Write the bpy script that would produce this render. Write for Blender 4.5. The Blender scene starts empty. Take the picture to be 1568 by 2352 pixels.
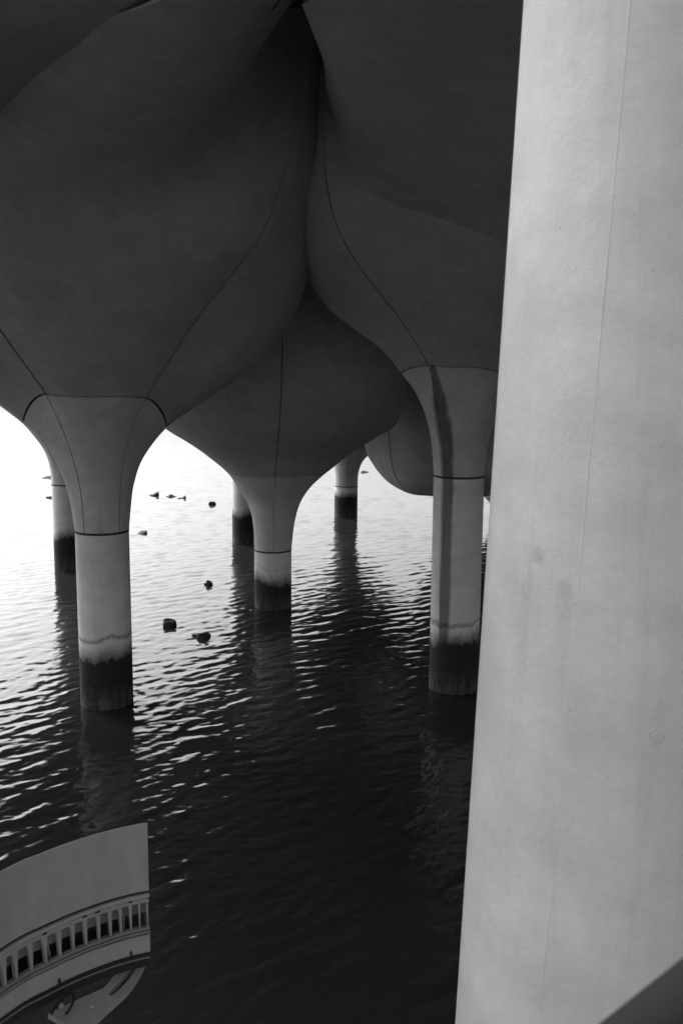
import bpy, bmesh, math, random
import numpy as np
from mathutils import Vector, Matrix
random.seed(4); rng = np.random.default_rng(11)
sc = bpy.context.scene
COL = sc.collection
R = math.radians

# ---------------------------------------------------------------- camera
CAM_H = 6.0; PITCH = R(8.8); ROLL = R(.46); FPX = 2210.0; IMGW = 1568.0; IMGH = 2352.0
fw = Vector((0, math.cos(PITCH), -math.sin(PITCH))); rt = Vector((1, 0, 0)); up = rt.cross(fw)
c_, s_ = math.cos(ROLL), math.sin(ROLL)
rt, up = rt*c_+up*s_, up*c_-rt*s_
cam = bpy.data.cameras.new('camera'); cam_o = bpy.data.objects.new('camera', cam); COL.objects.link(cam_o)
M = Matrix((rt, up, -fw)).transposed().to_4x4(); M.translation = Vector((0, 0, CAM_H)); cam_o.matrix_world = M
cam.sensor_fit = 'HORIZONTAL'; cam.sensor_width = 24.8; cam.lens = 24.8*FPX/IMGW
cam.clip_start = .05; cam.clip_end = 6000
cam.dof.use_dof = True; cam.dof.focus_distance = 17; cam.dof.aperture_fstop = 5.6
sc.camera = cam_o
CAMP = Vector((0, 0, CAM_H))
def ray(x, y): return (fw + rt*((x-IMGW/2)/FPX) - up*((y-IMGH/2)/FPX)).normalized()
def on_z(x, y, z): d = ray(x, y); return CAMP + d*((z-CAM_H)/d.z)
def px_of(p): q = Vector(p)-CAMP; return IMGW/2+FPX*q.dot(rt)/q.dot(fw)

# ---------------------------------------------------------------- light
SUN_EL, SUN_AZ = R(36), R(309)          # azimuth clockwise from +Y (the view direction): from the left, a little ahead
w = bpy.data.worlds.new('World'); sc.world = w; w.use_nodes = True
nt = w.node_tree; nt.nodes.clear()
sky = nt.nodes.new('ShaderNodeTexSky'); sky.sky_type = 'NISHITA'; sky.sun_disc = False
sky.sun_elevation = SUN_EL; sky.sun_rotation = SUN_AZ; sky.dust_density = 6; sky.air_density = 1.6; sky.ozone_density = 1
bw = nt.nodes.new('ShaderNodeRGBToBW'); bg = nt.nodes.new('ShaderNodeBackground'); bg.inputs[1].default_value = .15
wo = nt.nodes.new('ShaderNodeOutputWorld')
nt.links.new(sky.outputs[0], bw.inputs[0]); nt.links.new(bw.outputs[0], bg.inputs[0]); nt.links.new(bg.outputs[0], wo.inputs[0])
sun = bpy.data.lights.new('sun', 'SUN'); sun.energy = 1.3; sun.angle = R(24); sun.color = (1, 1, 1)
sun_o = bpy.data.objects.new('sun', sun); COL.objects.link(sun_o)
sd = Vector((math.sin(SUN_AZ)*math.cos(SUN_EL), math.cos(SUN_AZ)*math.cos(SUN_EL), math.sin(SUN_EL)))
sun_o.rotation_euler = sd.to_track_quat('Z', 'Y').to_euler(); sun_o.location = sd*60
vs = sc.view_settings; vs.view_transform = 'Standard'; vs.look = 'None'; vs.gamma = 1; vs.use_curve_mapping = False
vs.exposure = 1.45

# ---------------------------------------------------------------- materials (black and white film: all neutral greys)
def g3(v): return (v, v, v, 1)
def mat(name, base, rough=.8, spec=.3):
    m = bpy.data.materials.new(name); m.use_nodes = True; b = m.node_tree.nodes['Principled BSDF']
    b.inputs['Base Color'].default_value = g3(base); b.inputs['Roughness'].default_value = rough
    b.inputs['Specular IOR Level'].default_value = spec
    return m, m.node_tree, b
def N(nt, t, **k):
    n = nt.nodes.new(t)
    for a, v in k.items(): setattr(n, a, v)
    return n
def mth(nt, op, a, b=None, c=None, clamp=False):
    n = N(nt, 'ShaderNodeMath', operation=op, use_clamp=clamp)
    for i, v in enumerate((a, b, c)):
        if v is None: continue
        if isinstance(v, (int, float)): n.inputs[i].default_value = v
        else: nt.links.new(v, n.inputs[i])
    return n.outputs[0]
def noise(nt, vec, scale, detail=4, rough=.55, dist=0):
    n = N(nt, 'ShaderNodeTexNoise'); n.inputs['Scale'].default_value = scale; n.inputs['Detail'].default_value = detail
    n.inputs['Roughness'].default_value = rough; n.inputs['Distortion'].default_value = dist
    nt.links.new(vec, n.inputs['Vector']); return n.outputs[0]
def scaled(nt, vec, s):
    n = N(nt, 'ShaderNodeMapping'); n.inputs['Scale'].default_value = s; nt.links.new(vec, n.inputs['Vector']); return n.outputs[0]
def rng_map(nt, v, a, b, c, d):
    n = N(nt, 'ShaderNodeMapRange'); nt.links.new(v, n.inputs[0])
    for i, q in enumerate((a, b, c, d)): n.inputs[i+1].default_value = q
    return n.outputs[0]
def concrete(name, base, var=.14, tide=None, stain=None, streaks=True, pores=False, line_k=.55, seed=0.0):
    """cast concrete. tide = height of the mussel / weed band above the water (object Z = height over water).
       stain = (angle, half width, top) of a wet streak running down the drum, in object space round the local Z axis."""
    m, nt, b = mat(name, base, .82, .25)
    tc = N(nt, 'ShaderNodeTexCoord'); ob0 = tc.outputs['Object']
    mp = N(nt, 'ShaderNodeMapping'); mp.inputs['Location'].default_value = (seed*3.1, seed*1.7, 0); nt.links.new(ob0, mp.inputs['Vector']); ob = mp.outputs[0]
    a = noise(nt, ob, .9, 6, .6); f = noise(nt, ob, 26, 4, .6); s = noise(nt, scaled(nt, ob, (7, 7, .35)), 1.0, 5, .65)
    v = mth(nt, 'ADD', mth(nt, 'MULTIPLY', a, 1.0), mth(nt, 'MULTIPLY', f, .35))
    if streaks: v = mth(nt, 'ADD', v, mth(nt, 'MULTIPLY', s, .55))
    mid = .5+.175+(.275 if streaks else 0)
    fac = mth(nt, 'ADD', mth(nt, 'MULTIPLY', mth(nt, 'SUBTRACT', v, mid), var*2.2), 1.0)
    # pin holes
    vo = N(nt, 'ShaderNodeTexVoronoi'); vo.inputs['Scale'].default_value = 9; nt.links.new(ob, vo.inputs['Vector'])
    pin = rng_map(nt, vo.outputs['Distance'], .03, .07, .82, 1.0)
    fac = mth(nt, 'MULTIPLY', fac, pin)
    # water marks that run down, and cloudy patches left by the formwork
    run = rng_map(nt, noise(nt, scaled(nt, ob, (4.5, 4.5, .22)), 1.3, 6, .7, .3), .55, .8, 0, 1)
    fac = mth(nt, 'MULTIPLY', fac, mth(nt, 'SUBTRACT', 1.0, mth(nt, 'MULTIPLY', run, var*1.6)))
    cl = rng_map(nt, noise(nt, scaled(nt, ob, (1, 1, 1.4)), 2.6, 7, .68), .35, .7, 1-var*.8, 1+var*.6)
    fac = mth(nt, 'MULTIPLY', fac, cl)
    if pores:
        v2 = N(nt, 'ShaderNodeTexVoronoi'); v2.inputs['Scale'].default_value = 2.4; nt.links.new(ob, v2.inputs['Vector'])
        blot = mth(nt, 'MULTIPLY', rng_map(nt, mth(nt, 'ADD', v2.outputs['Distance'], mth(nt, 'MULTIPLY', noise(nt, ob, 15, 5, .7), .16)), .1, .2, 1, 0), rng_map(nt, noise(nt, ob, 1.1, 2), .5, .6, 0, 1))
        fac = mth(nt, 'MULTIPLY', fac, mth(nt, 'SUBTRACT', 1.0, mth(nt, 'MULTIPLY', blot, .22)))
        gr = noise(nt, ob, 120, 3, .7); fac = mth(nt, 'MULTIPLY', fac, rng_map(nt, gr, .25, .75, .93, 1.07))
    col = mth(nt, 'MULTIPLY', fac, base)
    sx = N(nt, 'ShaderNodeSeparateXYZ'); nt.links.new(ob0, sx.inputs[0])
    if stain:
        ang, hw, top = stain
        at = mth(nt, 'ARCTAN2', sx.outputs['Y'], sx.outputs['X'])
        dd = mth(nt, 'ABSOLUTE', mth(nt, 'WRAP', mth(nt, 'SUBTRACT', at, ang), math.pi, -math.pi))
        wob = mth(nt, 'MULTIPLY', mth(nt, 'SUBTRACT', noise(nt, scaled(nt, ob, (3, 3, .8)), 1.5, 5, .7), .5), .22)
        # narrow at its top, where the water comes out of the joint
        wid = rng_map(nt, sx.outputs['Z'], top-1.2, top, hw, hw*.2)
        dd = mth(nt, 'DIVIDE', mth(nt, 'ADD', dd, wob), wid)
        k = rng_map(nt, dd, .65, 1.15, 1, 0)
        k = mth(nt, 'MULTIPLY', k, rng_map(nt, s, .3, .75, 1.0, .7), clamp=True)
        col = mth(nt, 'MULTIPLY', col, mth(nt, 'SUBTRACT', 1.0, mth(nt, 'MULTIPLY', k, .8)))
    if tide:
        wn = noise(nt, scaled(nt, ob, (1.3, 1.3, .35)), 1.0, 3, .5)
        zz = mth(nt, 'ADD', sx.outputs['Z'], mth(nt, 'MULTIPLY', mth(nt, 'SUBTRACT', wn, .5), .75))
        zf = mth(nt, 'ADD', zz, mth(nt, 'MULTIPLY', mth(nt, 'SUBTRACT', noise(nt, ob, 8, 6, .75), .5), .3))
        band = rng_map(nt, zf, tide-.26, tide+.05, 1, 0)                       # dark growth
        line = mth(nt, 'MULTIPLY', rng_map(nt, zf, tide+.09, tide+.12, 0, 1), rng_map(nt, zf, tide+.16, tide+.21, 1, 0))
        pale = mth(nt, 'MULTIPLY', rng_map(nt, sx.outputs['Z'], .45, .12, 0, 1), rng_map(nt, noise(nt, scaled(nt, ob, (5, 5, 2)), 1.6, 6, .75), .42, .6, 0, 1))
        col = mth(nt, 'MULTIPLY', col, mth(nt, 'SUBTRACT', 1.0, mth(nt, 'MULTIPLY', line, line_k)))
        dark = mth(nt, 'ADD', .014, mth(nt, 'MULTIPLY', pale, .05))
        dark = mth(nt, 'ADD', dark, mth(nt, 'MULTIPLY', rng_map(nt, noise(nt, ob, 20, 5, .75), .5, .8, 0, 1), .025))
        mx = N(nt, 'ShaderNodeMix', data_type='FLOAT'); nt.links.new(band, mx.inputs[0]); nt.links.new(col, mx.inputs[2]); nt.links.new(dark, mx.inputs[3])
        col = mx.outputs[0]
    cb = N(nt, 'ShaderNodeCombineColor')
    for i in range(3): nt.links.new(col, cb.inputs[i])
    nt.links.new(cb.outputs[0], b.inputs['Base Color'])
    bp = N(nt, 'ShaderNodeBump'); bp.inputs['Strength'].default_value = .35; bp.inputs['Distance'].default_value = .006
    hgt = mth(nt, 'ADD', mth(nt, 'MULTIPLY', a, 2.0), mth(nt, 'ADD', f, mth(nt, 'MULTIPLY', pin, .7)))
    nt.links.new(hgt, bp.inputs['Height']); nt.links.new(bp.outputs[0], b.inputs['Normal'])
    return m
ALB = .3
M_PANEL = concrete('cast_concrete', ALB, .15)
M_FUNNEL = concrete('funnel_concrete_lit', .41, .15)  # same concrete as the petals, base lightened in place of light
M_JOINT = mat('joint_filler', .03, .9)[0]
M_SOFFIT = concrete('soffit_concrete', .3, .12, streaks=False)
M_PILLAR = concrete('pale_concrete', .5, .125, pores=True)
M_WOOD, ntw, bw_ = mat('rotted_timber', .02, .85)
M_DARK = mat('dark_rubber', .015, .5)[0]
M_RAIL = mat('dark_painted_steel', .022, .95, 0.0)[0]
def metal_mat(name, base, rough):
    m, nt, b = mat(name, base, rough, .45)
    tc = N(nt, 'ShaderNodeTexCoord'); ob = tc.outputs['Object']
    v = noise(nt, scaled(nt, ob, (8, 8, 3)), 1.5, 6, .7)
    cb = N(nt, 'ShaderNodeCombineColor'); c = mth(nt, 'MULTIPLY', rng_map(nt, v, .3, .75, .82, 1.1), base)
    for i in range(3): nt.links.new(c, cb.inputs[i])
    nt.links.new(cb.outputs[0], b.inputs['Base Color'])
    nt.links.new(rng_map(nt, v, .3, .8, rough-.08, rough+.15), b.inputs['Roughness'])
    return m
M_PAINT = metal_mat('pale_painted_metal', .25, .5)
M_PAINT2 = metal_mat('worn_painted_metal', .15, .55)

def water_mat():
    m, nt, b = mat('river_water', .018, .0, .5)
    b.inputs['IOR'].default_value = 1.333
    geo = N(nt, 'ShaderNodeNewGeometry'); P = geo.outputs['Position']
    rot = N(nt, 'ShaderNodeMapping'); rot.inputs['Rotation'].default_value = (0, 0, R(-22)); rot.inputs['Scale'].default_value = (.5, 1.15, 1); nt.links.new(P, rot.inputs['Vector'])
    n1 = noise(nt, rot.outputs[0], 9.5, 6, .66, .5)
    n2 = noise(nt, rot.outputs[0], .8, 3, .5)
    bp = N(nt, 'ShaderNodeBump'); bp.inputs['Strength'].default_value = 1.0; bp.inputs['Distance'].default_value = .002
    amp = rng_map(nt, n2, .3, .7, .5, 1.25)
    nt.links.new(mth(nt, 'MULTIPLY', n1, amp), bp.inputs['Height']); nt.links.new(bp.outputs[0], b.inputs['Normal'])
    return m
M_WATER = water_mat()

# ---------------------------------------------------------------- helpers
def tag(o, label=None, cat=None, group=None, kind=None):
    for k, v in (('label', label), ('category', cat), ('group', group), ('kind', kind)):
        if v: o[k] = v
    return o
def empty(name, loc, label, cat, group=None):
    o = bpy.data.objects.new(name, None); COL.objects.link(o); o.location = loc; o.empty_display_size = .3
    return tag(o, label, cat, group)
def mesh_obj(name, verts, faces, m, parent=None, smooth=True):
    me = bpy.data.meshes.new(name); me.from_pydata([tuple(v) for v in verts], [], [tuple(f) for f in faces]); me.update()
    if smooth:
        me.polygons.foreach_set('use_smooth', [True]*len(me.polygons)); me.set_sharp_from_angle(angle=R(38))
    me.materials.append(m)
    o = bpy.data.objects.new(name, me); COL.objects.link(o)
    if parent: o.parent = parent
    return o
def bm_obj(name, bm, m, parent=None, smooth=True):
    me = bpy.data.meshes.new(name); bmesh.ops.recalc_face_normals(bm, faces=bm.faces); bm.to_mesh(me); bm.free()
    if smooth:
        me.polygons.foreach_set('use_smooth', [True]*len(me.polygons)); me.set_sharp_from_angle(angle=R(35))
    me.materials.append(m)
    o = bpy.data.objects.new(name, me); COL.objects.link(o)
    if parent: o.parent = parent
    return o

# ---------------------------------------------------------------- tulip pots: drum + funnel panels + petal panels + lip panels
NK = 13            # knots of each meridian: 5 funnel, 5 petal, 3 lip
def cr(P, u):
    """Catmull-Rom along the knots"""
    P = np.asarray(P, float); n = len(P); i = np.clip(np.floor(u).astype(int), 0, n-2); t = (u-i)[:, None]
    Pm = P[np.clip(i-1, 0, n-1)]; P0 = P[i]; P1 = P[i+1]; P2 = P[np.clip(i+2, 0, n-1)]
    return .5*((2*P0)+(-Pm+P1)*t+(2*Pm-5*P0+4*P1-P2)*t**2+(-Pm+3*P0-3*P1+P2)*t**3)
class Pot:
    def __init__(self, ax, mer, crease=False):
        self.ax = ax; self.crease = crease
        th = sorted(mer); self.th = np.array(th, float)
        self.P = np.array([mer[t] for t in th], float)          # k, 13, 2
        assert self.P.shape[1] == NK, self.P.shape
        self.a0 = math.atan2(-ax[1], -ax[0])
    def grid(self, ta, tb, ua, ub, nt_, nu):
        """world points over angle ta..tb (degrees from the camera side) and knot parameter ua..ub"""
        u = np.linspace(ua, ub, nu)
        cur = []
        for k in range(len(self.th)):
            if self.crease:                                      # sharp fold between petal and lip
                a = cr(self.P[k][:10], np.minimum(u, 9)); b = cr(self.P[k][9:], np.maximum(u-9, 0)); cur.append(np.where((u <= 9)[:, None], a, b))
            else: cur.append(cr(self.P[k], u))
        cur = np.array(cur)
        T = np.linspace(ta, tb, nt_)
        th = np.concatenate([self.th-360, self.th, self.th+360]); C3 = np.concatenate([cur, cur, cur])
        out = np.zeros((nt_, nu, 3))
        for j, t in enumerate(T):
            i = np.searchsorted(th, t, side='right')-1
            h = th[i+1]-th[i]; s = (t-th[i])/h
            sl = lambda i: (C3[i+1]-C3[i])/(th[i+1]-th[i])
            def tang(i):
                a, b = sl(i-1), sl(i); return np.where(a*b > 0, 2*a*b/np.where(np.abs(a+b) < 1e-12, 1, a+b), 0)*1.0
            m0, m1 = tang(i)*h, tang(i+1)*h
            v = (2*s**3-3*s**2+1)*C3[i]+(s**3-2*s**2+s)*m0+(-2*s**3+3*s**2)*C3[i+1]+(s**3-s**2)*m1
            a = self.a0+R(t)
            out[j, :, 0] = v[:, 0]*math.cos(a); out[j, :, 1] = v[:, 0]*math.sin(a); out[j, :, 2] = v[:, 1]
        return out
def surf_normals(G):
    du = np.gradient(G, axis=0); dv = np.gradient(G, axis=1); n = np.cross(du, dv); l = np.linalg.norm(n, axis=2, keepdims=True)
    return n/np.maximum(l, 1e-9)
def panel_mesh(G, gap=.013, depth=.05, bot=True, top=True, top_gap=None):
    """a cast panel: grid pulled back from its own edges by the joint gap, edges rounded and returned inwards"""
    G = G.copy(); n = surf_normals(G)
    def pull(A, B, d):
        v = B-A; L = np.linalg.norm(v, axis=-1, keepdims=True); return A+v/np.maximum(L, 1e-9)*np.minimum(d, L*.45)
    G[0] = pull(G[0], G[1], gap); G[-1] = pull(G[-1], G[-2], gap)
    if bot: G[:, 0] = pull(G[:, 0], G[:, 1], gap)
    if top: G[:, -1] = pull(G[:, -1], G[:, -2], top_gap or gap)
    a, b = G.shape[:2]
    # make inner row close to edge for the little arris
    verts = G.reshape(-1, 3).tolist(); idx = lambda i, j: i*b+j
    faces = [(idx(i, j), idx(i+1, j), idx(i+1, j+1), idx(i, j+1)) for i in range(a-1) for j in range(b-1)]
    rim = [(i, 0) for i in range(a)]+[(a-1, j) for j in range(1, b)]+[(i, b-1) for i in range(a-2, -1, -1)]+[(0, j) for j in range(b-2, 0, -1)]
    base = len(verts)
    for i, j in rim: verts.append((G[i, j]-n[i, j]*depth).tolist())
    m = len(rim)
    for k in range(m):
        i, j = rim[k]; p, q = rim[(k+1) % m]; faces.append((idx(p, q), idx(i, j), base+k, base+(k+1) % m))
    return verts, faces
def build_pot(p, name, ring, seams, label, cat='pot', group=None, tide=1.0, stain=None, lip=None, thick=.021, fine=1.0, base=ALB, ringh=.036, tube=.457):
    root = empty(name, (p.ax[0], p.ax[1], 0), label, cat, group)
    key = stain is not None
    sd_ = abs(p.ax[0]*1.37+p.ax[1]*.61) % 7; drum_m = concrete('pile_concrete_lit', .52, .15, tide=tide, stain=stain, line_k=(.5 if fine > 1.25 else .12), seed=sd_)  # pile base raised above the petals to imitate stronger light
    fun_m = concrete('funnel_concrete_lit', .39, .15, stain=stain) if key else M_FUNNEL  # stained copy keeps the funnel's light-imitating paler base
    # drum of the pile
    n = 64; zs = np.linspace(-2.5, ring-ringh*.5, 12); vs_ = []; fs = []
    for z in zs: vs_ += [(tube*math.cos(2*math.pi*k/n), tube*math.sin(2*math.pi*k/n), z) for k in range(n)]
    for r_ in range(len(zs)-1): fs += [(r_*n+k, r_*n+(k+1) % n, (r_+1)*n+(k+1) % n, (r_+1)*n+k) for k in range(n)]
    fs.append(tuple(range((len(zs)-1)*n, len(zs)*n)))
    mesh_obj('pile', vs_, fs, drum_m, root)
    # recessed ring joint
    vs_ = []; fs = []
    for z, r_ in ((ring-ringh*.7, tube-.01), (ring-ringh*.5, tube+.004), (ring+ringh*.5, tube+.004), (ring+ringh*.7, tube-.01)):
        vs_ += [(r_*math.cos(2*math.pi*k/n), r_*math.sin(2*math.pi*k/n), z) for k in range(n)]
    for r_ in range(3): fs += [(r_*n+k, r_*n+(k+1) % n, (r_+1)*n+(k+1) % n, (r_+1)*n+k) for k in range(n)]
    mesh_obj('ring_joint', vs_, fs, M_JOINT, root)
    # backing core: the same surface a little inside, seen only through the joints
    G = p.grid(-180, 180, 0.02, 12, int(90*fine), int(60*fine)); nn = surf_normals(G); Gi = G-nn*.045
    a, b = Gi.shape[:2]
    faces = [(i*b+j, (i+1)*b+j, (i+1)*b+j+1, i*b+j+1) for i in range(a-1) for j in range(b-1)]
    mesh_obj('joint_filler', Gi.reshape(-1, 3), faces, M_JOINT, root)
    ss = seams+[seams[0]+360]
    for i in range(len(seams)):
        ta, tb = ss[i], ss[i+1]; nt_ = max(6, int((tb-ta)/5*fine))
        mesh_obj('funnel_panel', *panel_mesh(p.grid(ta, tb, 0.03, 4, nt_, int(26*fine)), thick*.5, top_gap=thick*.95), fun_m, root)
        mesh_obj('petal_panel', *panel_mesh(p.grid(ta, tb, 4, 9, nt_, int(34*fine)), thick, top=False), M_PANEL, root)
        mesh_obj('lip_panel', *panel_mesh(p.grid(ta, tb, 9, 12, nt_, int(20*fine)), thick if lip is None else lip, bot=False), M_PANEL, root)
    return root
up3 = lambda r_, a=9.2, b=9.9, c=10.6: [(r_, a), (r_+.05, b), (r_+.1, c)]

# A: the left front pot
fA = [(.457, 3.1), (.5, 3.8), (.62, 4.3), (.86, 4.88), (1.22, 5.44)]
A = Pot((-4.147, 16.435), {
 -130: [(.457, 3.1), (.5, 3.6), (.62, 4.1), (.86, 4.6), (1.2, 5.0), (1.6, 5.4), (2.2, 5.9), (2.9, 6.6), (3.4, 7.6), (3.6, 8.6)]+up3(3.65),
 -90: [(.457, 3.1), (.5, 3.5), (.6, 3.97), (.8, 4.45), (1.22, 4.98), (1.6, 5.3), (2.2, 5.75), (2.9, 6.4), (3.4, 7.4), (3.6, 8.6)]+up3(3.65),
 -40: [(.457, 3.1), (.51, 3.82), (.66, 4.36), (.89, 4.89), (1.24, 5.47), (1.58, 5.85), (2.05, 6.35), (2.6, 7.0), (3.1, 7.9), (3.4, 8.7)]+up3(3.45),
 -16: fA+[(1.6, 5.85), (2.15, 6.5), (2.8, 7.2), (3.3, 7.8), (3.75, 8.35), (3.85, 8.6), (3.95, 8.8), (4.02, 9.0)],
 -7: fA+[(1.6, 5.85), (2.15, 6.45), (2.8, 7.15), (3.3, 7.75), (3.8, 8.3), (4.4, 8.5), (5.1, 8.75), (5.6, 9.0)],
 2: fA+[(1.6, 5.85), (2.15, 6.4), (2.8, 7.1), (3.3, 7.7), (3.8, 8.25), (5.2, 8.55), (6.5, 8.8), (7.7, 9.0)],
 10: fA+[(1.6, 5.85), (2.15, 6.4), (2.8, 7.1), (3.35, 7.7), (3.85, 8.25), (5.5, 8.7), (7.2, 8.95), (9.0, 9.15)],
 20: fA+[(1.6, 5.87), (2.2, 6.43), (2.9, 7.1), (3.45, 7.7), (3.95, 8.32), (4.6, 8.8), (5.4, 9.3), (6.0, 9.9)],
 39: [(.457, 3.1), (.52, 3.94), (.66, 4.48), (.92, 5.02), (1.2, 5.41), (1.75, 6.0), (2.37, 6.63), (3.1, 7.25), (3.75, 7.85), (4.12, 8.55), (4.4, 9.2), (4.55, 9.9), (4.65, 10.6)],
 65: [(.457, 3.1), (.5, 3.7), (.6, 4.2), (.8, 4.7), (1.15, 5.15), (1.7, 5.6), (2.4, 6.1), (3.1, 6.75), (3.6, 7.5), (3.85, 8.5)]+up3(3.95),
 90: [(.457, 3.1), (.5, 3.5), (.56, 3.89), (.73, 4.35), (1.13, 4.86), (1.6, 5.2), (2.2, 5.6), (2.85, 6.1), (3.4, 6.95), (3.6, 8.4)]+up3(3.65),
 140: [(.457, 3.1), (.5, 3.6), (.6, 4.05), (.8, 4.55), (1.15, 4.95), (1.6, 5.3), (2.2, 5.75), (2.8, 6.3), (3.3, 7.2), (3.5, 8.5)]+up3(3.55)})
# 
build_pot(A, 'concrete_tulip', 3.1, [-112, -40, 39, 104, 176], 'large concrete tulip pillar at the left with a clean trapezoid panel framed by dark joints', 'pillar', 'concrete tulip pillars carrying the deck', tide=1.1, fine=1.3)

# C: the right front pot
C = Pot((2.125, 17.365), {
 -130: [(.457, 4.0), (.5, 4.5), (.6, 5.0), (.8, 5.5), (1.1, 5.95), (1.6, 6.5), (2.2, 7.0), (2.8, 7.5), (3.2, 8.2), (3.3, 8.9)]+up3(3.3, 9.5, 10, 10.6),
 -90: [(.457, 4.0), (.5, 4.52), (.6, 5.0), (.79, 5.45), (1.07, 5.82), (1.4, 6.22), (1.85, 6.55), (2.37, 6.98), (2.7, 7.75), (2.8, 8.7)]+up3(2.85, 9.3, 9.9, 10.6),
 -60: [(.457, 4.0), (.5, 4.5), (.62, 5.0), (.82, 5.5), (1.1, 5.9), (1.65, 6.4), (2.2, 6.8), (2.75, 7.2), (3.15, 7.8), (3.3, 8.6)]+up3(3.35, 9.3, 9.9, 10.6),
 -31: [(.457, 4.0), (.51, 4.4), (.65, 4.85), (.86, 5.45), (1.1, 5.97), (1.88, 6.65), (2.6, 7.13), (3.17, 7.53), (3.65, 8.02), (3.88, 8.6), (3.93, 9.2), (3.97, 9.9), (4.0, 10.6)],
 -22: [(.457, 4.0), (.5, 4.4), (.63, 4.9), (.84, 5.45), (1.08, 5.96), (1.8, 6.6), (2.5, 7.05), (3.1, 7.5), (3.6, 8.0), (3.9, 8.39), (4.15, 8.65), (4.5, 9.0), (4.9, 9.5)],
 -14: [(.457, 4.0), (.5, 4.4), (.62, 4.9), (.82, 5.45), (1.07, 5.95), (1.7, 6.5), (2.35, 6.95), (2.95, 7.4), (3.45, 7.85), (3.8, 8.16), (4.7, 8.55), (5.7, 8.85), (6.6, 9.3)],
 -8: [(.457, 4.0), (.5, 4.4), (.62, 4.9), (.81, 5.45), (1.06, 5.95), (1.65, 6.45), (2.3, 6.9), (2.85, 7.32), (3.35, 7.75), (3.7, 8.04), (5.4, 8.5), (7.3, 8.85), (9.2, 9.1)],
 10: [(.457, 4.0), (.5, 4.4), (.62, 4.9), (.8, 5.4), (1.05, 5.95), (1.6, 6.4), (2.2, 6.8), (2.8, 7.2), (3.25, 7.45), (3.6, 7.67), (5.4, 8.2), (7.4, 8.65), (9.6, 9.0)],
 30: [(.457, 4.0), (.5, 4.4), (.6, 4.85), (.78, 5.35), (1.0, 5.9), (1.5, 6.3), (2.05, 6.65), (2.6, 7.0), (3.0, 7.25), (3.4, 7.5), (5, 8.1), (6.5, 8.5), (8.5, 9.0)],
 53: [(.457, 4.0), (.48, 4.44), (.58, 4.89), (.74, 5.35), (.95, 5.85), (1.4, 6.2), (1.9, 6.6), (2.4, 7.0), (2.9, 7.3), (3.3, 7.6), (4.5, 8.2), (5.5, 8.6), (6.5, 9.2)],
 90: [(.457, 4.0), (.5, 4.5), (.58, 4.9), (.75, 5.4), (1.0, 5.8), (1.5, 6.3), (2.0, 6.8), (2.5, 7.2), (3.0, 7.8), (3.3, 8.6)]+up3(3.4),
 140: [(.457, 4.0), (.5, 4.5), (.6, 5.0), (.8, 5.5), (1.1, 5.95), (1.6, 6.5), (2.2, 7.0), (2.8, 7.5), (3.2, 8.2), (3.3, 8.9)]+up3(3.3, 9.5, 10, 10.6)}, crease=True)
stA = C.a0+R(-31+4); stA = (stA+math.pi) % (2*math.pi)-math.pi
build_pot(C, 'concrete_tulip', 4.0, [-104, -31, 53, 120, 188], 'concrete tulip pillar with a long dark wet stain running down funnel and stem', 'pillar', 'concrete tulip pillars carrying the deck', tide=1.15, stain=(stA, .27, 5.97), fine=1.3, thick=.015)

# B: the middle pot, farther back
fB = [(.457, 1.45), (.49, 2.0), (.6, 2.6), (.84, 3.0), (1.12, 3.36)]
B = Pot((-1.682, 23.29), {
 -130: [(.457, 1.45), (.48, 1.97), (.57, 2.49), (.83, 2.96), (1.1, 3.35), (1.5, 3.8), (2.0, 4.2), (2.6, 4.7), (3.1, 5.5), (3.4, 7.0)]+up3(3.5, 8, 9.3, 10.6),
 -90: [(.457, 1.45), (.47, 1.97), (.57, 2.49), (.83, 2.96), (1.08, 3.35), (1.52, 3.74), (1.95, 4.06), (2.54, 4.43), (3.2, 5.0), (3.6, 6.5)]+up3(3.7, 7.8, 9.2, 10.6),
 -40: fB+[(1.6, 3.8), (2.2, 4.2), (2.9, 4.75), (3.6, 5.6), (3.9, 6.9)]+up3(4.0, 8, 9.3, 10.6),
 2: fB+[(1.65, 3.85), (2.3, 4.3), (3.0, 4.85), (3.6, 5.7), (3.9, 7.0)]+up3(4.0, 8, 9.3, 10.6),
 45: fB+[(1.6, 3.8), (2.2, 4.2), (2.8, 4.7), (3.4, 5.4), (3.7, 6.7)]+up3(3.8, 8, 9.3, 10.6),
 90: [(.457, 1.45), (.53, 2.1), (.67, 2.6), (.9, 2.97), (1.17, 3.24), (1.5, 3.51), (1.9, 3.84), (2.5, 4.22), (3.0, 4.6), (3.15, 5.8)]+up3(3.25, 7.4, 9, 10.6),
 140: [(.457, 1.45), (.5, 2.0), (.62, 2.5), (.85, 2.96), (1.15, 3.3), (1.5, 3.7), (2.0, 4.1), (2.6, 4.6), (3.0, 5.3), (3.3, 7.0)]+up3(3.4, 8, 9.3, 10.6)})
build_pot(B, 'concrete_tulip', 1.45, [-84, 3, 84, 180], 'low concrete tulip pillar in the middle with one upright joint up its broad bowl', 'pillar', 'concrete tulip pillars carrying the deck', tide=.93, fine=1.2, thick=.009)

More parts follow.
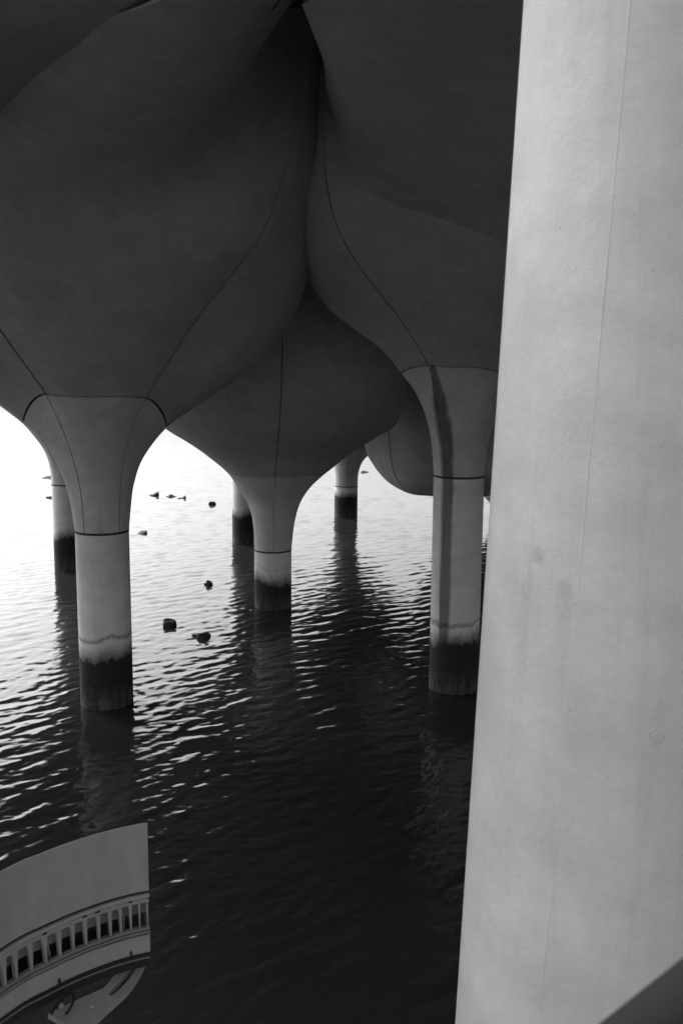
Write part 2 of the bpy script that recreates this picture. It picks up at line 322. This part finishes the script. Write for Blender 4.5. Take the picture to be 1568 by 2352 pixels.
# D: bulging pot behind C
fD = [(.457, 1.2), (.46, 1.6), (.5, 2.0), (.6, 2.3), (.75, 2.4)]
D = Pot((3.27, 26.8), {
 -150: fD+[(1.3, 2.6), (1.9, 2.9), (2.4, 3.4), (2.8, 4.0), (3.0, 4.8)]+up3(3.1, 6.5, 8.5, 10.6),
 -90: fD+[(1.23, 2.43), (1.63, 2.52), (1.99, 2.71), (2.3, 3.02), (2.55, 3.38), (2.68, 3.9), (2.75, 5), (2.9, 10.6)],
 -55: fD+[(1.2, 2.43), (1.6, 2.5), (1.98, 2.85), (2.2, 3.4), (2.32, 4.35), (2.33, 4.5), (2.38, 5.2), (2.6, 10.6)],
 -17: fD+[(1.2, 2.45), (1.6, 2.6), (1.95, 2.8), (2.2, 3.05), (2.45, 3.36), (2.55, 4.0), (2.65, 5), (2.9, 10.6)],
 20: fD+[(1.2, 2.45), (1.6, 2.6), (1.95, 2.8), (2.2, 3.0), (2.45, 3.2), (2.55, 4.0), (2.65, 5), (2.9, 10.6)],
 90: fD+[(1.3, 2.6), (1.9, 2.9), (2.4, 3.4), (2.8, 4.0), (3.0, 4.8)]+up3(3.1, 6.5, 8.5, 10.6)}, crease=True)
build_pot(D, 'concrete_tulip', 1.2, [-120, -55, 30, 100, 170], 'rounded concrete bowl bulging low over the water behind the stained pillar', 'pillar', 'concrete tulip pillars carrying the deck', tide=.8, lip=.004)

def generic(ax, ring, s=1.0, top=3.6):
    def prof(k, dz): return [(.457, ring), (.48, ring+.45), (.6*k, ring+.95), (.84*k, ring+1.35), (1.15*k, ring+1.7+dz), (1.6*k, ring+2.1+dz), (2.2*k, ring+2.6+dz), (2.8*k, ring+3.2+dz), (3.2*k, ring+4.1+dz), (top*k*.97, max(ring+5, 6.4))]+up3(top*k, 8, 9.3, 10.6)
    return Pot(ax, {-120: prof(1, 0), -45: prof(1.04, .12), 20: prof(.98, 0), 90: prof(1.02, .1), 160: prof(1, .05)})
# E: slim far column in the middle
E = Pot((.175, 37.66), {
 -90: [(.457, 1.22), (.47, 1.7), (.52, 2.1), (.62, 2.45), (.8, 2.8), (1.2, 3.2), (1.8, 3.7), (2.5, 4.3), (3, 5.2), (3.3, 6.6)]+up3(3.4, 8, 9.3, 10.6),
 5: [(.457, 1.22), (.48, 1.7), (.6, 2.13), (.8, 2.43), (1.05, 2.75), (1.5, 3.2), (2.1, 3.7), (2.8, 4.3), (3.2, 5.2), (3.5, 6.6)]+up3(3.6, 8, 9.3, 10.6),
 90: [(.457, 1.22), (.48, 1.7), (.61, 2.13), (.85, 2.43), (1.2, 2.75), (1.7, 3.1), (2.3, 3.6), (2.9, 4.3), (3.3, 5.2), (3.5, 6.6)]+up3(3.6, 8, 9.3, 10.6),
 180: [(.457, 1.22), (.48, 1.7), (.6, 2.13), (.8, 2.43), (1.05, 2.75), (1.5, 3.2), (2.1, 3.7), (2.8, 4.3), (3.2, 5.2), (3.5, 6.6)]+up3(3.6, 8, 9.3, 10.6)})
build_pot(E, 'concrete_tulip', 1.22, [-85, 5, 85, 175], 'slim distant pillar in the bright gap between low middle tulip and rounded bowl', 'pillar', 'concrete tulip pillars carrying the deck', tide=1.05, thick=.02, fine=.8)
build_pot(generic((-7.884, 27.50), 2.5), 'concrete_tulip', 2.5, [-130, -50, 25, 95, 160], 'distant pillar half hidden behind the left tulip with weed round its foot', 'pillar', 'concrete tulip pillars carrying the deck', tide=1.25, fine=.8, thick=.02)
build_pot(generic((-3.204, 31.86), 2.55, top=3.3), 'concrete_tulip', 2.55, [-130, -50, 25, 95, 160], 'distant dark footed pillar peeking out left of the low middle tulip stem', 'pillar', 'concrete tulip pillars carrying the deck', tide=1.15, fine=.8, thick=.02)
fJ = [(.457, .3), (.47, .6), (.6, .8), (.75, .95), (.95, 1.12)]
pj = fJ+[(1.5, 1.5), (2.2, 2.0), (3, 2.8), (3.5, 4), (3.7, 6)]+up3(3.8, 8, 9.3, 10.6)
J = Pot((6.231, 36.909), {-90: pj, -30: fJ[:-1]+[(1.0, 1.4)]+pj[5:], 45: pj, 150: pj})
build_pot(J, 'concrete_tulip', .3, [-95, -30, 50, 120, 190], 'farthest pillar, only a sliver of it between the stained tulip and the close pale pillar', 'pillar', 'concrete tulip pillars carrying the deck', tide=.1, fine=.8, thick=.03)
BLOCKER_LAB = ['behind the close pale pillar, level with the stained one', 'far to the right beyond the rounded bowl', 'right of the close pale pillar', 'in the second row out to the right', 'at the far right corner of the deck', 'right of the camera near the bank', 'out in the open water left of the large left tulip']
BLOCKER_POTS = [((8.6, 20.5), 3.2), ((9.6, 29.5), 2.2), ((8.0, 12.0), 4.4), ((15.5, 16.5), 3.4), ((16, 26), 2.8), ((9.0, 2.5), 4.0), ((-11.8, 19.0), 3.2)]  # unseen pots, added to block sky light and darken water reflections
for i, (xy, rg) in enumerate(BLOCKER_POTS):
    build_pot(generic(xy, rg, top=3.9), 'concrete_tulip', rg, [-130, -50, 25, 95, 160], 'unseen light-blocking concrete tulip pillar '+BLOCKER_LAB[i], 'pillar', 'concrete tulip pillars carrying the deck', tide=1.0, fine=.6)

fN = [(.457, 3.0), (.5, 3.6), (.62, 4.2), (.86, 4.8), (1.2, 5.3)]
fn = fN+[(1.6, 5.7), (2.1, 6.2), (2.6, 6.8), (3.0, 7.5), (3.3, 8.3)]+up3(3.4)
fl = lambda r_: fN+[(1.6, 5.7), (2.1, 6.2), (2.7, 6.8), (3.4, 7.5), (4.1, 8.1), (4.1+(r_-4.1)*.35, 8.5), (4.1+(r_-4.1)*.75, 8.9), (r_+1.1, 9.3)]
NP = Pot((-8.5, 8.5), {-60: fn, 10: fn, 36: fN+[(1.6, 5.7), (2.1, 6.2), (2.7, 6.8), (3.4, 7.5), (4.1, 8.1), (4.8, 8.6), (5.6, 9.0), (6.5, 9.6)], 49: fl(6.6), 68: fl(6.0), 88: fl(5.8), 102: fl(5.3), 125: fn, 200: fn})
build_pot(NP, 'concrete_tulip', 3.0, [-100, -20, 30, 110, 180], 'concrete tulip pillar of which only the pale lip shows in the top left corner', 'pillar', 'concrete tulip pillars carrying the deck')

# ---------------------------------------------------------------- close pale pillar (raked two degrees)
def close_pillar():
    x0, y0, rad = 1.462, 4.25, .8
    root = empty('close_pillar', (x0+.0327*(0-5.37), y0, 0), 'close pale smooth concrete pillar filling the right side with a thin raised casting seam', 'pillar')
    rk = .0345
    n = 128; zs = list(np.linspace(-2.5, 8.4, 40)); vs_ = []; fs = []
    def rr(z): return rad
    for z in zs: vs_ += [(rk*z+rr(z)*math.cos(2*math.pi*k/n), rr(z)*math.sin(2*math.pi*k/n), z) for k in range(n)]
    m = len(zs)
    for r_ in range(m-1): fs += [(r_*n+k, r_*n+(k+1) % n, (r_+1)*n+(k+1) % n, (r_+1)*n+k) for k in range(n)]
    mesh_obj('shaft', vs_, fs, M_PILLAR, root)
    # flaring funnel above the picture, unseen, widened to shade the shaft
    vs_ = []; fs = []
    prof = [(.8, 8.42), (.85, 8.8), (1.0, 9.2), (1.5, 9.5), (2.4, 9.9), (3.6, 10.3), (4.2, 10.62)]
    for r_, z in prof: vs_ += [(rk*8.4+r_*math.cos(2*math.pi*k/n), r_*math.sin(2*math.pi*k/n), z) for k in range(n)]
    for r_ in range(len(prof)-1): fs += [(r_*n+k, r_*n+(k+1) % n, (r_+1)*n+(k+1) % n, (r_+1)*n+k) for k in range(n)]
    mesh_obj('funnel', vs_, fs, M_PILLAR, root)
    # raised casting seam: follows the shaft
    def on_shaft(px, py):
        d = ray(px, py); o = CAMP-Vector(root.location)
        # iterate: cylinder with raked axis
        A2 = Vector((1, 0, -rk))
        dx, ox = d.x-rk*d.z, o.x-rk*o.z; a = dx*dx+d.y*d.y; b = 2*(dx*ox+d.y*o.y); c = ox*ox+o.y*o.y-rad*rad
        t = (-b-math.sqrt(b*b-4*a*c))/(2*a); return o+d*t
    p1, p2 = on_shaft(1452, -60), on_shaft(1238, 2352)
    vs_ = []; fs = []; K = 420
    a1 = math.atan2(p1.y, p1.x-rk*p1.z); a2 = math.atan2(p2.y, p2.x-rk*p2.z)
    wob = 0
    for k in range(K):
        z = 8.4-(8.4+1)*k/(K-1); t = (p1.z-z)/(p1.z-p2.z); a = a1+(a2-a1)*t
        wob = wob*.9+rng.normal()*.00035
        h = .0005+.0009*abs(math.sin(k*.11)+.6*math.sin(k*.047+1))*rng.uniform(.6, 1.1); wd = .006
        for da, rr_ in ((-wd/rad-.001, -.002), (-wd*.3/rad, h), (wd*.3/rad, h*.8), (wd/rad+.001, -.002)):
            aa = a+da+wob/rad; vs_.append((rk*z+(rad+rr_)*math.cos(aa), (rad+rr_)*math.sin(aa), z))
    for k in range(K-1):
        for q in range(3): fs.append((k*4+q, k*4+4+q, k*4+5+q, k*4+1+q))
    mesh_obj('casting_seam', vs_, fs, M_PILLAR, root)
    # plugged tie holes
    for px, py, r_ in ((1505, 1692, .026),):
        p = on_shaft(px, py); nn = Vector((p.x-rk*p.z, p.y, 0)).normalized()
        bm = bmesh.new(); q = nn.to_track_quat('Z', 'Y').to_matrix().to_4x4(); q.translation = p
        rings = [(r_*1.15, -.004), (r_*1.1, .0022), (r_*.95, .003), (r_*.86, .0008), (r_*.8, .0016), (r_*.3, .0022)]
        vv = []
        for rr_, h in rings: vv.append([bm.verts.new(q @ Vector((rr_*math.cos(2*math.pi*k/28), rr_*math.sin(2*math.pi*k/28), h))) for k in range(28)])
        for i in range(len(rings)-1):
            for k in range(28): bm.faces.new((vv[i][k], vv[i][(k+1) % 28], vv[i+1][(k+1) % 28], vv[i+1][k]))
        bm.faces.new(vv[-1])
        bm_obj('tie_hole_plug', bm, M_PILLAR, root)
close_pillar()

# ---------------------------------------------------------------- deck over the pots, added to block the sky and outlined to shape light (only its underside shows, deep between the pots)
def box_obj(name, x0, x1, y0, y1, z0, z1, m, parent=None, bev=0):
    bm = bmesh.new(); bmesh.ops.create_cube(bm, size=1)
    for v in bm.verts: v.co = ((x0+x1)/2+v.co.x*(x1-x0), (y0+y1)/2+v.co.y*(y1-y0), (z0+z1)/2+v.co.z*(z1-z0))
    if bev: bmesh.ops.bevel(bm, geom=list(bm.edges), offset=bev, segments=2, affect='EDGES')
    return bm_obj(name, bm, m, parent, smooth=bool(bev))
def slab(name, poly, z0, z1, m):
    bm = bmesh.new(); lo = [bm.verts.new((x, y, z0)) for x, y in poly]; hi = [bm.verts.new((x, y, z1)) for x, y in poly]
    bm.faces.new(lo[::-1]); bm.faces.new(hi); n = len(poly)
    for i in range(n): bm.faces.new((lo[i], lo[(i+1) % n], hi[(i+1) % n], hi[i]))
    o = bm_obj(name, bm, m, None, smooth=False); return tag(o, kind='structure')
slab('deck', [(-15.5, 24), (-15.5, 15), (-12, 8.8), (0, 7.8), (5.5, 7.0), (7.5, -9), (24, -9), (24, 41), (-10, 41), (-11, 30)], 10.62, 11.8, M_SOFFIT)
# unseen city bank behind the camera, added to block low sky
slab('seawall_blocker', [(-80, -13), (90, -13), (90, -14), (-80, -14)], -3, 2.4, M_SOFFIT)
slab('bank', [(-80, -14), (90, -14), (90, -90), (-80, -90)], -3, 2.3, M_SOFFIT)

# ---------------------------------------------------------------- water
STUMPS = [((-8.49, 43.22), .20, .16, 'widest of the far timber stumps, right of the left tulip funnel'),
 ((-7.62, 42.84), .15, .09, 'small flat timber stump, second in the far row of three'),
 ((-7.06, 42.30), .13, .07, 'tiny flat stump at the right end of the far row of three'),
 ((-5.53, 40.66), .16, .10, 'flat timber stump alone, left of the low middle tulip'),
 ((-7.04, 33.46), .16, .07, 'barely showing stump close beside the left tulip stem below its ring joint'),
 ((-3.58, 25.56), .085, .2, 'small upright timber stump between the far row and the biggest stump'),
 ((-3.92, 21.43), .145, .27, 'biggest rounded timber stump, nearest the left tulip foot'),
 ((-3.03, 20.6), .15, .13, 'low broken stump with a sliver beside it, right of the biggest stump'),
 ((-15.24, 49.44), .24, .09, 'flat stump farthest left and farthest away'),
 ((-12.86, 42.25), .2, .12, 'dark stump touching the distant pillar at the left edge'),
 ((1.29, 53.23), .2, .08, 'lone flat stump seen right of the slim distant pillar')]
def water():
    th = np.concatenate([np.linspace(-180, -33, 40)[:-1], np.linspace(-33, 33, 600), np.linspace(33, 180, 40)[1:]])
    rad = np.concatenate([[0.5, 1.5, 3, 5], np.exp(np.linspace(math.log(6.5), math.log(75), 1080)), [90, 120, 200, 400, 900, 2500, 5000]])
    T, Q = np.meshgrid(np.radians(th[:-1]), rad, indexing='ij')          # last = first (seam closed)
    X = Q*np.sin(T); Y = Q*np.cos(T); Z = np.zeros_like(X)
    amp_r = np.clip((Q-4)/3, 0, 1)*np.clip((110-Q)/60, .0, 1)*np.where(np.abs(T) < R(33), 1, 0)*np.clip((R(33)-np.abs(T))/R(3), 0, 1)
    for i in range(110):
        lam = .075*(11**rng.random()); k = 2*math.pi/lam
        d = R(118+rng.normal()*26); slope = .0125*(1 if lam < .5 else .55); a = slope/k
        vis = np.clip((lam/(Q*.0024)-2.0)/2, 0, 1)               # drop waves the grid cannot carry
        ph = rng.random()*6.283
        arg = k*(X*math.cos(d)+Y*math.sin(d))+ph
        grp = .6+.6*np.sin(.25*k*(X*math.cos(d+.5)+Y*math.sin(d+.5))+ph*2)
        Z += a*amp_r*vis*grp*(np.sin(arg)+.25*np.sin(2*arg+1.5))
    # rings the current makes round the piles and stumps
    for (cx, cy), r0, a0, L in [((-4.147, 16.435), .46, .006, 1.1), ((2.125, 17.365), .46, .006, 1.1), ((-1.682, 23.29), .46, .006, 1.0), ((-7.884, 27.5), .46, .006, 1), ((-3.204, 31.86), .46, .006, 1), ((.175, 37.66), .46, .008, 1.2)]+[(q[0], q[1], .004, .6) for q in STUMPS[:8]]:
        dd = np.hypot(X-cx, Y-cy)-r0; Z += .45*a0*np.exp(-np.abs(dd)/L)*np.sin(2*math.pi*dd/.28+np.arctan2(Y-cy, X-cx)*1.3)*np.clip(dd/.05, 0, 1)
    n, m = X.shape
    V = np.stack([X, Y, Z], -1).reshape(-1, 3)
    i, j = np.meshgrid(np.arange(n), np.arange(m-1), indexing='ij'); i2 = (i+1) % n
    Fq = np.stack([i*m+j, i*m+j+1, i2*m+j+1, i2*m+j], -1).reshape(-1, 4)
    me = bpy.data.meshes.new('water'); me.vertices.add(len(V)); me.vertices.foreach_set('co', V.ravel())
    me.loops.add(Fq.size); me.loops.foreach_set('vertex_index', Fq.ravel().astype(np.int32))
    me.polygons.add(len(Fq)); me.polygons.foreach_set('loop_start', np.arange(0, Fq.size, 4, dtype=np.int32))
    me.polygons.foreach_set('use_smooth', np.ones(len(Fq), bool)); me.update(); me.validate()
    me.materials.append(M_WATER); o = bpy.data.objects.new('water', me); COL.objects.link(o); tag(o, kind='structure')
water()
bed = box_obj('river_bed', -60, 60, -30, 120, -3.2, -3.0, M_DARK); tag(bed, kind='structure')

# ---------------------------------------------------------------- rotted timber stumps
def stump(xy, r_, h, lab):
    root = empty('timber_stump', (xy[0], xy[1], 0), lab, 'stump', 'rotted timber stumps poking out of the water')
    def lump(name, cx, cy, r_, h):
        n = 18; vs_ = []; fs = []; prof = [(1.05, -.5), (1.03, -.1), (1.06, h*.35), (1.0, h*.75), (.86, h*.96), (.5, h*.9)]
        off = rng.normal(size=n)*.07; tilt = rng.normal(size=2)*.25
        for s, z in prof:
            for k in range(n):
                a = 2*math.pi*k/n; q = r_*s*(1+off[k]+rng.normal()*.03); x, y = q*math.cos(a), q*math.sin(a)
                vs_.append((cx+x, cy+y, z+(z > h*.5)*(tilt[0]*x+tilt[1]*y+rng.normal()*h*.06)))
        for i in range(len(prof)-1): fs += [(i*n+k, i*n+(k+1) % n, (i+1)*n+(k+1) % n, (i+1)*n+k) for k in range(n)]
        fs.append(tuple(range((len(prof)-1)*n, len(prof)*n)))
        mesh_obj(name, vs_, fs, M_WOOD, root)
    lump('core', 0, 0, r_, h*.5)
    if 'sliver' in lab or 'row' in lab: lump('splinter', -r_*1.3, .02, r_*.4, h*.25)
for s in STUMPS: stump(*s)

# ---------------------------------------------------------------- curved metal-clad corner at the bottom left
def corner():
    plan = [(-2.02, 3.72), (-1.83, 4.09), (-1.63, 4.455), (-1.52, 4.585), (-1.40, 4.705), (-1.265, 4.81), (-1.15, 4.88), (-1.045, 4.925)]
    pl = np.array(plan); 
    def at(s): return cr(pl, np.array([s*(len(pl)-1)]))[0]
    def frame(s):
        p = at(s); q = at(min(1, s+.01)); o = at(max(0, s-.01)); d = (q-o); d /= np.linalg.norm(d); return p, d, np.array([d[1], -d[0]])   # outward = towards the camera
    def s_at_px(px, z):
        lo, hi = 0., 1.
        for _ in range(40):
            m_ = (lo+hi)/2
            if px_of((*at(m_), z)) < px: lo = m_
            else: hi = m_
        return (lo+hi)/2
    root = empty('curved_casing', (-1.4, 4.7, 2.5), 'curved pale metal casing with a row of slatted openings above dark water', 'casing')
    base = Vector((-1.4, 4.7, 2.5))
    def strip(name, z0, z1, out, thick, m, sa=0, sb=1, n=60, bev=0.004, taper=None):
        """a curved band between two heights, proud of the wall line by out, with real thickness"""
        vs_ = []; fs = []
        for i in range(n+1):
            s = sa+(sb-sa)*i/n; p, d, nrm = frame(s)
            for o, z in ((out, z1+bev), (out, z0-bev), (out-bev, z0), (out-thick, z0), (out-thick, z1), (out-bev, z1)):
                q = p+nrm*o; vs_.append((q[0]-base.x, q[1]-base.y, z-base.z))
        for i in range(n):
            for k in range(6): fs.append((i*6+k, (i+1)*6+k, (i+1)*6+(k+1) % 6, i*6+(k+1) % 6))
        fs.append(tuple(range(6))[::-1]); fs.append(tuple(n*6+k for k in range(6)))
        return mesh_obj(name, vs_, fs, m, root)
    strip('upper_panel', 3.51, 3.114, 0, .008, M_PAINT, bev=.002)
    strip('shadow_gap', 3.112, 3.099, -.003, .01, M_DARK)
    strip('trim_rail', 3.098, 3.078, .014, .03, M_PAINT)
    strip('grille_header', 3.074, 3.046, .004, .02, M_PAINT)
    strip('lower_rail', 2.9, 2.883, .008, .03, M_PAINT2)
    strip('lower_rail', 2.880, 2.868, .016, .03, M_PAINT2)
    strip('gasket', 2.864, 2.852, -.012, .02, M_DARK)
    sk = strip('skirt_panel', 2.85, 2.745, 0, .02, M_PAINT)
    strip('back_ledge', 3.04, 2.962, -.04, .02, M_PAINT2)
    strip('back_wall', 3.05, 2.70, -.16, .02, M_DARK)
    strip('soffit_edge', 2.742, 2.64, -.03, .12, M_DARK); strip('soffit_bead', 2.70, 2.692, -.022, .02, M_PAINT2)
    # uprights between the openings: wide at the top, narrow at the foot
    op = [(40, 64), (75, 98), (108, 130), (140.6, 162), (171, 190), (200, 221), (230, 247), (256.5, 272), (280, 295), (302.6, 317), (322, 335)]
    fins = [(-62, -48), (-30, -15), (3, 14), (30, 40)]+[(op[i][1], op[i+1][0]) for i in range(len(op)-1)]+[(335, 340)]
    for a, b in fins:
        sa, sb = s_at_px(a, 3.045), s_at_px(b, 3.045)
        pa, _, na = frame(sa); pb, _, nb = frame(sb); mid, d, nr = frame((sa+sb)/2)
        wdt = np.linalg.norm(pb-pa); 
        bm = bmesh.new(); rows = []
        for z, k in ((3.05, 1.0), (2.9, .42)):
            c = mid+d*(wdt*.5-wdt*k*.5)*.55
            ring = [c-d*wdt*k/2+nr*.0, c+d*wdt*k/2+nr*.0, c+d*wdt*k*.4-nr*.03, c-d*wdt*k*.4-nr*.03]
            rows.append([bm.verts.new((q[0]-base.x, q[1]-base.y, z-base.z)) for q in ring])
        for k in range(4): bm.faces.new((rows[0][k], rows[0][(k+1) % 4], rows[1][(k+1) % 4], rows[1][k]))
        bm.faces.new(rows[0]); bm.faces.new(rows[1][::-1])
        bm_obj('upright', bm, M_PAINT, root, smooth=False)
    # loose braces inside two openings
    for a, b in ((115, 121), (291, 287)):
        s0 = s_at_px(a, 3.04); s1 = s_at_px(b, 2.91); p0, _, n0 = frame(s0); p1, _, n1 = frame(s1)
        A_ = Vector((*(p0-n0*.05), 3.04))-base; B_ = Vector((*(p1-n1*.03), 2.905))-base
        bm = bmesh.new(); mt = (B_-A_).to_track_quat('Z', 'Y').to_matrix().to_4x4(); mt.translation = (A_+B_)/2
        bmesh.ops.create_cone(bm, cap_ends=True, segments=10, radius1=.006, radius2=.006, depth=(B_-A_).length, matrix=mt)
        bm_obj('brace', bm, M_PAINT2, root)
    # drain slots in the trim and notches in the skirt
    for px in (99, 192, 222, 298, 341):
        s = s_at_px(px, 3.077); strip('drain_slot', 3.082, 3.071, .017, .004, M_DARK, s-.011, s+.011, 4, .001)
    for px in (136, 301):
        s = s_at_px(px, 2.76); strip('notch', 2.775, 2.744, .003, .004, M_DARK, s-.008, s+.008, 4, .001)
    for px in (85, 160, 250, 318):
        s = s_at_px(px, 3.06); p, d, nr = frame(s)
        bm = bmesh.new(); mt = Vector((nr[0], nr[1], 0)).to_track_quat('Z', 'Y').to_matrix().to_4x4(); mt.translation = Vector((*(p+nr*.005), 3.062))-base
        bmesh.ops.create_cone(bm, cap_ends=True, segments=10, radius1=.004, radius2=.003, depth=.004, matrix=mt); bm_obj('rivet', bm, M_PAINT2, root)
    # curved bracket with a long slot, lying below the skirt
    z = 2.6
    def pz(x, y): q = on_z(x, y, z); return (q.x, q.y)
    outer = [pz(*q) for q in ((345, 2170), (341, 2187), (336, 2205), (329, 2221), (318, 2242), (305, 2262), (291, 2279), (276, 2293), (262, 2306), (245, 2321), (222, 2342), (190, 2372))]
    inner = [pz(*q) for q in ((325, 2170), (318, 2190), (301, 2210), (287, 2218), (274, 2227), (262, 2241), (250, 2257), (244, 2264), (238, 2270), (206, 2285), (175, 2298), (110, 2330))]
    # slot between two interior curves
    so = [pz(*q) for q in ((334, 2170), (329, 2190), (321, 2211), (313, 2225), (303, 2240), (290, 2257), (276, 2272), (264, 2283), (257, 2287.5), (253, 2287))]
    si = [pz(*q) for q in ((327, 2170), (319, 2193), (309, 2211), (300, 2223), (290, 2236), (278, 2250), (265, 2265), (256, 2276), (251, 2282), (251, 2285))]
    def plate(name, L, Rr, th=.03, m=M_PAINT, zz=z):
        bm = bmesh.new(); n = min(len(L), len(Rr)); a = [[bm.verts.new((q[0]-base.x, q[1]-base.y, zz+dz-base.z)) for q in S[:n]] for S in (L, Rr) for dz in (0, -th)]
        lt, lb, rt_, rb = a
        for i in range(n-1):
            bm.faces.new((lt[i], lt[i+1], rt_[i+1], rt_[i])); bm.faces.new((lb[i], rb[i], rb[i+1], lb[i+1]))
            bm.faces.new((lt[i], lb[i], lb[i+1], lt[i+1])); bm.faces.new((rt_[i], rt_[i+1], rb[i+1], rb[i]))
        bm.faces.new((lt[0], rt_[0], rb[0], lb[0])); bm.faces.new((lt[-1], lb[-1], rb[-1], rt_[-1]))
        return bm_obj(name, bm, m, root)
    plate('bracket_arm', outer[:10], so)                                # outside the slot
    plate('bracket_arm', si, inner[:10])                                # inside the slot
    plate('bracket_web', [so[-1]]+outer[9:]+[outer[-1]], [si[-1], inner[9], inner[10], inner[11]])
    plate('slot_bed', so, si, .02, M_DARK, z-.04)
    # hanging cable and small fittings
    cp = [on_z(118, 2330, 2.66), on_z(135, 2300, 2.68), on_z(165, 2276, 2.72), on_z(172, 2292, 2.66), on_z(166, 2312, 2.62), on_z(150, 2332, 2.6)]
    cu = bpy.data.curves.new('cable', 'CURVE'); cu.dimensions = '3D'; cu.bevel_depth = .007; cu.bevel_resolution = 3
    sp = cu.splines.new('NURBS'); sp.points.add(len(cp)-1); sp.order_u = 4; sp.use_endpoint_u = True
    for q, c in zip(sp.points, cp): q.co = (*(c-base), 1)
    cu.materials.append(M_RAIL); co = bpy.data.objects.new('cable_curve', cu); COL.objects.link(co)
    dg = bpy.context.evaluated_depsgraph_get(); me = bpy.data.meshes.new_from_object(co.evaluated_get(dg)); bpy.data.objects.remove(co)
    o = bpy.data.objects.new('cable', me); COL.objects.link(o); o.parent = root
    for x, y in ((141, 2311), (210, 2312)):
        p = on_z(x, y, 2.62)-base; bm = bmesh.new(); bmesh.ops.create_cube(bm, size=.022, matrix=Matrix.Translation(p) @ Matrix.Rotation(.6, 4, 'Z')); bmesh.ops.bevel(bm, geom=list(bm.edges), offset=.004, segments=2, affect='EDGES')
        bm_obj('clip', bm, M_PAINT, root)
corner()

# ---------------------------------------------------------------- handrail close to the lens, bottom right
def handrail():
    d = 1.25
    a = CAMP+ray(1290, 2400+48)*d; b = CAMP+ray(1720, 2060+48)*(d*1.0)
    root = empty('handrail', (a+b)/2, 'dark out of focus handrail crossing the bottom right corner', 'handrail')
    c = (a+b)/2; ax = (b-a).normalized(); L = 1.2
    dn = -(up - ax*up.dot(ax)).normalized()
    off = dn*.048
    bm = bmesh.new(); mt = ax.to_track_quat('Z', 'Y').to_matrix().to_4x4(); mt.translation = off
    bmesh.ops.create_cone(bm, cap_ends=True, segments=40, radius1=.05, radius2=.05, depth=L, matrix=mt); bm_obj('rail', bm, M_RAIL, root)
    # plate under the rail
    bm = bmesh.new(); q = [off*1.0-ax*L/2, off*1.0+ax*L/2, off+dn*.5+ax*L/2, off+dn*.5-ax*L/2]; nn = ax.cross(dn)*.006
    v = [bm.verts.new(p+nn) for p in q]+[bm.verts.new(p-nn) for p in q]
    for f in ((0, 1, 2, 3), (7, 6, 5, 4), (0, 4, 5, 1), (1, 5, 6, 2), (2, 6, 7, 3), (3, 7, 4, 0)): bm.faces.new([v[i] for i in f])
    bm_obj('infill_plate', bm, M_RAIL, root, smooth=False)
handrail()
